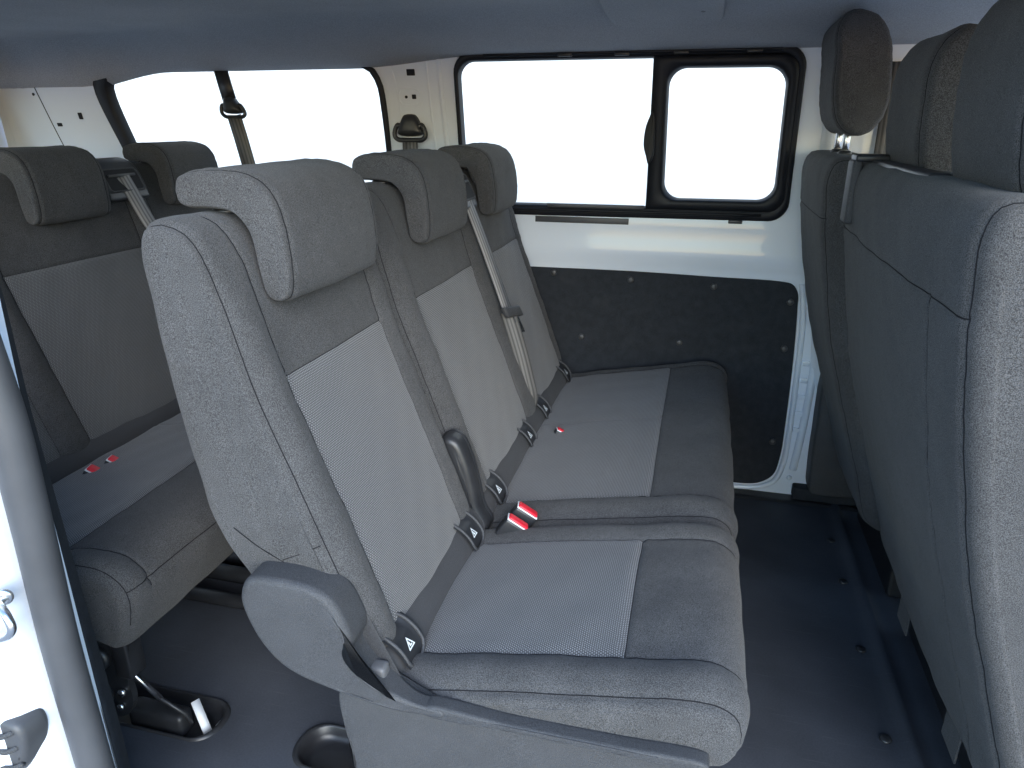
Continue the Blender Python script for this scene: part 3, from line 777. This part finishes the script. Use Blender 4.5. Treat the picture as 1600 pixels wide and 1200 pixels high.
# ---- single seat nearest the door
s1 = empty('single_seat', (.2, .23, 0), 'single grey fabric seat nearest the open door with plastic hinge cover', 'seat')
backrest(s1, 0., .455, [(.07, .386)])
headrest(s1, .085, .375)
cushion(s1, -.014, .462, [(.07, .386)])
roll(s1, .012, .448)
iso_cover(s1, .052); iso_cover(s1, .378)
HC = [(-.145, .515, .011), (-.130, .546, .011), (-.09, .554, .011), (-.03, .549, .011), (.001, .533, .011), (.021, .495, .010), (.027, .466, .010), (.021, .446, .008), (.036, .422, .008), (.072, .394, .007), (.12, .376, .006), (.16, .372, .005), (.16, .362, .005), (.12, .359, .006), (.09, .357, .008), (.033, .366, .010), (-.029, .377, .011), (-.085, .398, .011), (-.119, .434, .011), (-.139, .478, .011)]
B = Body([p[:2] for p in HC], -.045, .020, ry=.012, inset=.01, N=220, ystep=.02, wrinkle=.0004, na=9, ins_ctrl=HC)
for j in range(B.G.shape[0]):      # the tail thins out towards the cushion front
    k = smooth01(.03, .12, B.G[j, :, 0]); B.G[j, :, 1] = B.G[j, :, 1]*(1-k) + (-.040 + (B.G[j, :, 1]+.045)*.42)*k
B.build('hinge_cover', 'grain', s1)
B = Body([(.13, .373), (.26, .372), (.40, .373), (.515, .376), (.526, .370), (.518, .362), (.40, .360), (.26, .359), (.13, .359)], -.038, -.012, ry=.006, inset=.004, N=150, ystep=.008, wrinkle=.0003, na=5)
B.build('side_trim', 'grain', s1)
# wedge of the cover that carries on under the cushion
B = Body([(-.09, .40), (-.03, .43), (.03, .385), (.10, .352), (.30, .350), (.50, .352), (.50, .335), (.2, .325), (-.02, .328), (-.07, .36)], .004, .06, ry=.01, inset=.006, N=90, wrinkle=0, na=4)
B.build('seat_pan', 'plastic', s1)
# side valance down to the floor
B = Body([(-.016, .352), (.10, .356), (.30, .356), (.50, .356), (.515, .33), (.512, .15), (.505, .004), (.25, .002), (.012, .002), (.002, .05), (-.008, .2)], -.010, .035, ry=.008, inset=.005, N=130, wrinkle=.0006, na=5)
B.build('base_panel', 'grain', s1)
P = catmull([(.07, .0), (.075, .15), (.10, .178), (.16, .182), (.30, .175), (.45, .168)], closed=False, n=6)
tube_obj('panel_ridge', [(p[0], -.0085, p[1]) for p in P], .004, 'grain', s1, n=8)
bm_obj('seat_base', box(.03, .46, .04, .42, .002, .322, .01), 'darksteel', s1, smooth=False)
bm = box(.034, .066, -.026, -.002, .380, .414, .006, 3); bm_obj('release_lever', bm, 'grey', s1)
bm_obj('lever_link', box(.008, .036, -.018, -.010, .392, .402, .001), 'darksteel', s1, smooth=False)
bm_obj('lever_clip', box(.016, .028, -.02, .0, .408, .428, .004), 'tag', s1)
FH = [(-.040, .50), (-.026, .548), (-.002, .568), (.022, .560), (.042, .518), (.056, .462), (.066, .41), (.084, .37), (.06, .345), (0, .34), (-.05, .37), (-.06, .44)]
B = Body(FH, .440, .488, ry=.016, inset=.014, N=80, wrinkle=.0003, na=6); B.build('hinge_cover', 'plastic', s1)
# short darts sewn into the side of the backrest
tube_obj('seam', [(p[0], -.0006, p[1]) for p in catmull([(-.030, .592), (-.06, .575), (-.095, .557)], False, 5)], .0006, 'thread', s1, n=5)
tube_obj('seam', [(p[0], -.0008, p[1]) for p in catmull([(-.17, .60), (-.135, .575), (-.09, .552), (-.07, .54)], False, 5)], .0007, 'thread', s1, n=5)
buckle(s1, (.146, .428, .399), R(12), R(35), 1.15)

# ---- double seat of the same row
s2 = empty('double_seat', (.2, .95, 0), 'double grey fabric bench between the single seat and the black wall panel', 'seat')
backrest(s2, .478, 1.437, [(.56, .93), (1.03, 1.395)])
headrest(s2, .612, .875); headrest(s2, 1.098, 1.352)
cushion(s2, .470, 1.440, [(.555, 1.395)], seams=(.968,))
roll(s2, .485, 1.425)
for y in (.560, .858, 1.045, 1.362): iso_cover(s2, y)
belt_bezel(s2, .905, 1.045)
B = Body(FH, .476, .49, ry=.005, inset=.006, N=80, wrinkle=.0003, na=4); B.build('hinge_cover', 'plastic', s2)
buckle(s2, (.156, .468, .405), R(12), R(35), 1.15); buckle(s2, (.146, .920, .384), R(20), R(30), .95)
bm_obj('seat_base', box(.05, .48, .52, 1.40, .10, .322, .01), 'darksteel', s2, smooth=False)
for x in (.10, .42):
    for y in (.56, 1.36): bm_obj('leg', box(x-.02, x+.02, y-.02, y+.02, .002, .11, .003), 'darksteel', s2, smooth=False)

# ---- rearmost bench
D3 = -1.01
s3 = empty('rear_bench', (-.8, .74, 0), 'dark grey three seat bench at the back of the van, partly hidden at left', 'bench')
backrest(s3, .02, 1.437, [(.10, .425), (.515, .965), (1.05, 1.395)], dx=D3)
headrest(s3, .63, .862, D3); headrest(s3, 1.11, 1.345, D3)
cushion(s3, .03, 1.440, [(.09, 1.395)], D3, CUSH3, seams=(.70,), nose=(.572, .405))
roll(s3, .04, 1.425, D3)
belt_bezel(s3, .885, 1.05, D3)
buckle(s3, (-.866, .425, .376), R(18), R(32), 1.4); buckle(s3, (-.862, .482, .376), R(18), R(32), 1.3)
# mechanism under its near end
mech = obj('side_plate', *join(loops([[(x, .085, z) for x, z in catmull([(-.66, .30), (-.53, .29), (-.51, .24), (-.53, .17), (-.53, .10), (-.56, .06), (-.64, .06), (-.68, .12)], n=4)], [(x, .098, z) for x, z in catmull([(-.66, .30), (-.53, .29), (-.51, .24), (-.53, .17), (-.53, .10), (-.56, .06), (-.64, .06), (-.68, .12)], n=4)]], True)), 'darksteel', s3, smooth=False)
bm_obj('bracket', box(-.548, -.512, .078, .118, .165, .285, .004), 'darksteel', s3)
bm_obj('pivot', disc_bm((-.585, .085, .20), (0, -1, 0), .026, .016), 'plastic', mech)
bm_obj('pivot', disc_bm((-.60, .085, .115), (0, -1, 0), .030, .014), 'plastic', mech)
bm_obj('bolt', disc_bm((-.548, .085, .125), (0, -1, 0), .009, .010), 'steel', mech); bm_obj('bolt', disc_bm((-.56, .085, .086), (0, -1, 0), .008, .008), 'steel', mech)
tube_obj('strut', [(-.535, .085, .195), (-.484, .105, .105)], .0055, 'steel', s3, n=10)
tube_obj('strut_end', [(-.484, .105, .105), (-.452, .125, .055), (-.445, .128, .03)], .004, 'darksteel', s3, n=8)
bm_obj('floor_latch', box(-.60, -.47, .125, .165, -.018, .034, .010, 3), 'darksteel', s3)
bm_obj('cross_bar', box(-.78, -.60, .40, .44, .20, .26, .01), 'darksteel', s3)
bm_obj('far_leg', box(-.62, -.55, 1.28, 1.32, .0, .31, .004), 'darksteel', s3)
for (a, b, w_) in (((-.462, .165, .048), (-.425, .145, -.010), .017), ((-.425, .175, -.012), (-.408, .170, -.012), .014)):
    V, F, uv = ribbon([a, tuple((Vector(a)+Vector(b))/2), b], w_, (.3, 1, .3), .002); obj('strap_end', V, F, 'tag', s3, uv=uv)
# tubular rails across the floor behind the row
rl = empty('floor_rail', (-.6, .6, 0), 'pair of dark steel rails lying on the floor under the rear bench', 'rail')
for y, z, r in ((.50, .018, .018), (.585, .03, .022), (.66, .018, .018)):
    tube_obj('tube_rail', [(-1.0, y, z), (-.15, y, z)], r, 'darksteel', rl, n=12)
for x in (-.76, -.57): bm_obj('nut', disc_bm((x, .50, .035), (0, -.4, 1), .012, .014, 6), 'steel', rl)
bm_obj('rail_plate', box(-.50, -.42, .47, .56, .0, .05, .008), 'darksteel', rl)
rk = bm_obj('red_tab', disc_bm((-.115, .205, .045), (-.6, -.7, .2), .014, .012), 'red'); tag(rk, 'small red plastic tab above the floor tray beside the seat base', 'tab')

# ---- front row
FB = [(.940, .215), (.900, .33), (.856, .461), (.791, .67), (.750, .866), (.736, .96), (.730, 1.045), (.744, 1.080), (.79, 1.086), (.85, 1.075), (.885, 1.0), (.905, .85), (.945, .65), (1.0, .46), (1.05, .34), (1.05, .22), (.99, .19)]
FH2 = [(.735, 1.385), (.781, 1.374), (.812, 1.336), (.826, 1.274), (.832, 1.197), (.817, 1.151), (.788, 1.128), (.750, 1.133), (.727, 1.157), (.712, 1.211), (.707, 1.289), (.701, 1.339), (.711, 1.372)]
def front_back(parent, y0, y1, dx, seams, zip_y=None, ry=.05, inset=.03):
    B = Body(FB, y0, y1, ry=ry, inset=inset, N=150, ystep=.02, seam_pts=[(.738, .955)], seam_ys=seams, na=10, wrinkle=.0014, dx=dx, puff=lambda G, s: .008*np.exp(-((G[..., 1]-(y0+y1)/2)/.25)**2)*np.clip(-s.Nrm[:, 0], 0, 1)[None, :])
    i_s = B.si((.738, .955), dx); i_low = B.si((.94, .215), dx); i_top = B.si((.79, 1.086), dx)
    # outline is counter-clockwise: the rear face runs downwards from the top
    B.groove_ring(6, i_top, i_low, .002, .005); B.groove_ring(len(B.rows)-7, i_top, i_low, .002, .005)
    B.groove_col(i_s, 6, len(B.rows)-7, .0016, .004)
    for v in seams: B.groove_ring(B.yj(v), i_s, i_low, .0025, .0045)
    o = B.build('backrest', 'fabric', parent)
    return o, B
FH3 = [(.748, 1.384), (.785, 1.380), (.815, 1.345), (.832, 1.274), (.836, 1.197), (.820, 1.151), (.788, 1.128), (.750, 1.133), (.727, 1.157), (.713, 1.211), (.708, 1.285), (.709, 1.325), (.722, 1.362)]
def front_head(parent, y0, y1, dx, dz, rods=True):
    prof = [(a, b+dz) for a, b in (FH3 if dz else FH2)]
    B = Body(prof, y0, y1, ry=.030, inset=.014, N=110, ystep=.018, na=10, wrinkle=.0008, dx=dx)
    for j in (7, len(B.rows)-8): B.groove_ring(j, 0, 0, .0022, .004)
    o = B.build('headrest', 'fabric', parent)
    if rods:
        for yy in (y0+.07, y1-.07):
            tube_obj('rod', [(.765+dx, yy, 1.06), (.765+dx, yy, 1.17+dz)], .0085, 'steel', o, n=12)
            bm_obj('rod_collar', disc_bm((.765+dx, yy, 1.083), (0, 0, 1), .016, .012), 'plastic', o)
    return o
f1 = empty('front_double_seat', (.95, .47, 0), 'grey double front seat seen from behind at the right edge', 'seat')
fb, fbB = front_back(f1, .055, .862, 0., [.20])
front_head(f1, .535, .795, .062, -.090); front_head(f1, .115, .375, .055, -.075)
B = Body([(1.0, .36), (1.1, .40), (1.4, .43), (1.5, .42), (1.53, .37), (1.5, .31), (1.1, .29), (1.0, .30)], .085, .862, ry=.04, inset=.02, N=80, ystep=.04, na=5); B.build('cushion', 'fabric', f1)
bm_obj('seat_base', box(1.02, 1.45, .12, .83, .0, .30, .01), 'darksteel', f1, smooth=False)
# plastic belt guide hooked over the top edge
gd = bm_obj('belt_guide', box(.718, .736, .735, .79, .972, 1.090, .006, 3), 'grain', f1)
bm_obj('guide_top', box(.722, .80, .735, .79, 1.086, 1.100, .005, 3), 'plastic', gd)
bm_obj('top_rail', box(.750, .782, .36, .745, 1.076, 1.091, .006, 3), 'plastic', f1)
for y in (.62, .30): bm_obj('cover_tab', box(.932, .936, y-.035, y+.035, .165, .235, .002), 'fabric', f1, smooth=False)
f2 = empty('driver_seat', (.95, 1.17, 0), 'grey front seat farthest from the door with a raised headrest on steel rods', 'seat')
front_back(f2, .932, 1.395, -.022, [])
front_head(f2, 1.06, 1.31, 0., 0.)
B = Body([(.98, .36), (1.1, .40), (1.4, .43), (1.5, .42), (1.53, .37), (1.5, .31), (1.1, .29), (.98, .30)], .932, 1.395, ry=.04, inset=.02, N=80, ystep=.04, na=5); B.build('cushion', 'fabric', f2)
bm_obj('seat_base', box(1.0, 1.45, .96, 1.37, .0, .30, .01), 'darksteel', f2, smooth=False)

# ------------------------------------------------------------------ seat belts
def tongue(parent, c, d, w, s=1.):
    """plastic handle and steel blade along d, w = width direction"""
    c, d, w = Vector(c), Vector(d).normalized(), Vector(w).normalized(); nn = d.cross(w)
    def xf(bm, m=Matrix((w, d, nn)).transposed().to_4x4()):
        bmesh.ops.transform(bm, matrix=Matrix.Translation(c) @ m, verts=bm.verts[:]); return bm
    o = bm_obj('tongue', xf(box(-.034*s, .034*s, -.014*s, .012*s, -.007*s, .007*s, .005*s, 3)), 'grain', parent)
    bm_obj('blade', xf(box(-.006*s, .016*s, .008*s, .052*s, -.0014*s, .0014*s, .001*s)), 'steel', o, smooth=False)
    bm_obj('blade_slot', xf(box(.001*s, .009*s, .020*s, .042*s, -.0018*s, .0018*s, .0004*s)), 'void', o, smooth=False)
    return o
b1 = empty('seat_belt', (-.13, .975, 1.0), 'pale grey striped belt hanging between the two headrests of the double seat', 'seat belt')
pts = [(-.138, .975, 1.012), (-.122, .975, .975), (-.085, .977, .88), (-.04, .98, .755), (-.018, .982, .69)]
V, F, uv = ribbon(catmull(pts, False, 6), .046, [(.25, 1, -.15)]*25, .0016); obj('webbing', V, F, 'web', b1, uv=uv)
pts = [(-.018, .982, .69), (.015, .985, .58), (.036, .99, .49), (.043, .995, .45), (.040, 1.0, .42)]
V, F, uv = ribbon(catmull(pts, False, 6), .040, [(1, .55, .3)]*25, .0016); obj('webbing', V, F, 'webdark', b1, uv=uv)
tongue(b1, (-.006, .985, .688), (.30, .30, -.90), (.25, 1, -.15), 1.25)
b2 = empty('seat_belt', (-1.14, .97, 1.0), 'pale striped belt hanging from the black housing on the rear bench', 'seat belt')
pts = [(-1.140, .968, 1.012), (-1.125, .972, .975), (-1.10, .985, .90), (-1.07, 1.0, .82), (-1.02, 1.0, .68), (-.97, 1.0, .46)]
V, F, uv = ribbon(catmull(pts, False, 6), .046, (.2, 1, -.1), .0016); obj('webbing', V, F, 'web', b2, uv=uv)
def upper_anchor(name, x, z, label, tilt, top=None, low=None, s=1.):
    a = empty(name, (x, W(x, z, -.015), z), label, 'seat belt')
    w = W(x, z, 0)
    t = math.tan(tilt)
    def q(u, v, e): return (x + u*s + t*v*s, w - e, z + v*s)
    hd = [(-.014, .030), (.014, .030), (.022, .022), (.034, -.006), (.036, -.018), (.024, -.024), (-.024, -.024), (-.036, -.018), (-.034, -.006), (-.022, .022)]
    P = catmull(hd, n=3)
    def rg(k, e): return [q(u*k, v*k, e) for u, v in P]
    V, F = loops([rg(1, .004), rg(1, .014), rg(.92, .021), rg(.72, .026), rg(.4, .029)]); F.append(tuple(len(V)-len(P)+i for i in range(len(P))))
    o = obj('guide_cover', V, F, 'plastic', a)
    lp = [q(u, v, .016) for u, v in [(-.034, .004), (-.044, -.012), (-.044, -.026), (-.034, -.034), (-.015, -.035), (.015, -.035), (.034, -.034), (.044, -.026), (.044, -.012), (.034, .004), (.02, -.004), (-.02, -.004)]]
    tube_obj('guide_loop', [tuple(p) for p in catmull([list(p) for p in lp], True, 4)], .0065*s, 'plastic', o, n=8, closed=True)
    return a, q
a1, q = upper_anchor('seat_belt', -.455, 1.143, 'taupe belt with a black guide on the white pillar between the windows', 0., s=1.15)
pts = [q(0, -.030, .018), q(0, -.06, .020), q(.0, -.2, .02), q(0, -.5, .03), q(0, -.9, .04)]
V, F, uv = ribbon(pts, .050, (1, 0, 0), .0016); obj('webbing', V, F, 'webdark', a1, uv=uv)
a2, q = upper_anchor('seat_belt', -1.075, 1.205, 'dark belt with a black guide crossing the rear side window', R(-14), s=.95)
V, F, uv = ribbon([q(0, -.032, .018), q(0, -.1, .02), q(-.005, -.2, .02), q(0, -.32, .03)], .052, (1, 0, 0), .0016); obj('webbing', V, F, 'webdark', a2, uv=uv)
V, F, uv = ribbon([q(0, .02, .014), q(0, .07, .012), q(0, .13, .008)], .048, (1, 0, 0), .006); obj('hanger', V, F, 'plastic', a2, uv=uv)

# ------------------------------------------------------------------ door frame at the left edge
dj = empty('door_frame', (-.40, -.2, 0), 'white painted door frame with its steel striker at the left edge', 'door frame')
# pressed jamb: a vertical sheet folded in plan
plan = [(-.400, -.085), (-.395, -.105), (-.383, -.118), (-.372, -.124), (-.368, -.135), (-.378, -.150), (-.386, -.185), (-.40, -.215), (-.45, -.245), (-.52, -.26), (-.60, -.262)]
P = catmull(plan, False, 4); zs = np.linspace(-.08, 1.42, 40); V = []; F = []
for z in zs:
    lean = .05*smooth01(.85, 1.4, z)
    for p in P: V.append((p[0] - .03*smooth01(.70, 1.2, z), p[1] + lean, z))
n = len(P)
F = [(a*n+b, a*n+b+1, (a+1)*n+b+1, (a+1)*n+b) for a in range(len(zs)-1) for b in range(n-1)]
obj('jamb', V, F, 'paint', dj)
sc_ = [(-.335, .90), (-.342, .83), (-.343, .69), (-.350, .49), (-.348, .32), (-.346, .20), (-.345, .0)]
P = catmull([(-.46, 1.36), (-.41, 1.15), (-.362, .96)] + sc_[1:], False, 6)
sl_ = tube_obj('door_seal', [(p[0], -.16 + .05*float(smooth01(.85, 1.4, p[1])), p[1]) for p in P], .0235, 'rubber', n=18)
tag(sl_, 'thick black rubber door seal running down the white door frame', 'door seal')
# inner trim lip with sewn edge
V = []; F = []
zs = np.linspace(0., 1.36, 36)
for z in zs:
    x = float(np.interp(z, [0, .15, .25, .46, .635, .78, .935, 1.36], [-.399, -.399, -.400, -.408, -.414, -.419, -.416, -.45]))
    for d, e in ((-.03, .02), (-.012, .004), (0, 0), (.002, .004), (-.004, .016), (-.02, .04)): V.append((x+d, -.085+e, z))
F = [(a*6+b, a*6+b+1, (a+1)*6+b+1, (a+1)*6+b) for a in range(len(zs)-1) for b in range(5)]
o = obj('trim_lip', V, F, 'board'); tag(o, 'thin black fabric edged lip just inside the thick door seal', 'trim')
o2 = tube_obj('stitching', [(float(np.interp(z, [0, .15, .25, .46, .635, .78, .935, 1.36], [-.399, -.399, -.400, -.408, -.414, -.419, -.416, -.45]))+.001, -.0865, z) for z in zs], .0011, 'grey', o, n=5)
# striker loop and lower roller cover on the jamb
tube_obj('striker', [tuple(p) for p in catmull([(-.40, -.190, .578), (-.372, -.208, .580), (-.350, -.218, .574), (-.343, -.221, .558), (-.352, -.222, .545), (-.385, -.222, .532)], False, 5)], .0055, 'steel', dj, n=10)
bm_obj('striker_plate', disc_bm((-.372, -.200, .585), (.6, -.8, 0), .012, .006), 'steel', dj)
B = Body([(-.46, .385), (-.405, .392), (-.385, .385), (-.379, .365), (-.388, .33), (-.402, .30), (-.45, .28), (-.48, .32)], -.225, -.18, ry=.01, inset=.008, N=50, wrinkle=0, na=4); rc = B.build('stop_block', 'rubber', dj)
for z in (.372, .345, .315):
    tube_obj('stop_ridge', [tuple(p) for p in catmull([(-.45, -.227, z+.006), (-.43, -.229, z), (-.41, -.229, z-.003), (-.392, -.224, z+.006)], False, 4)], .004, 'grain', rc, n=6)
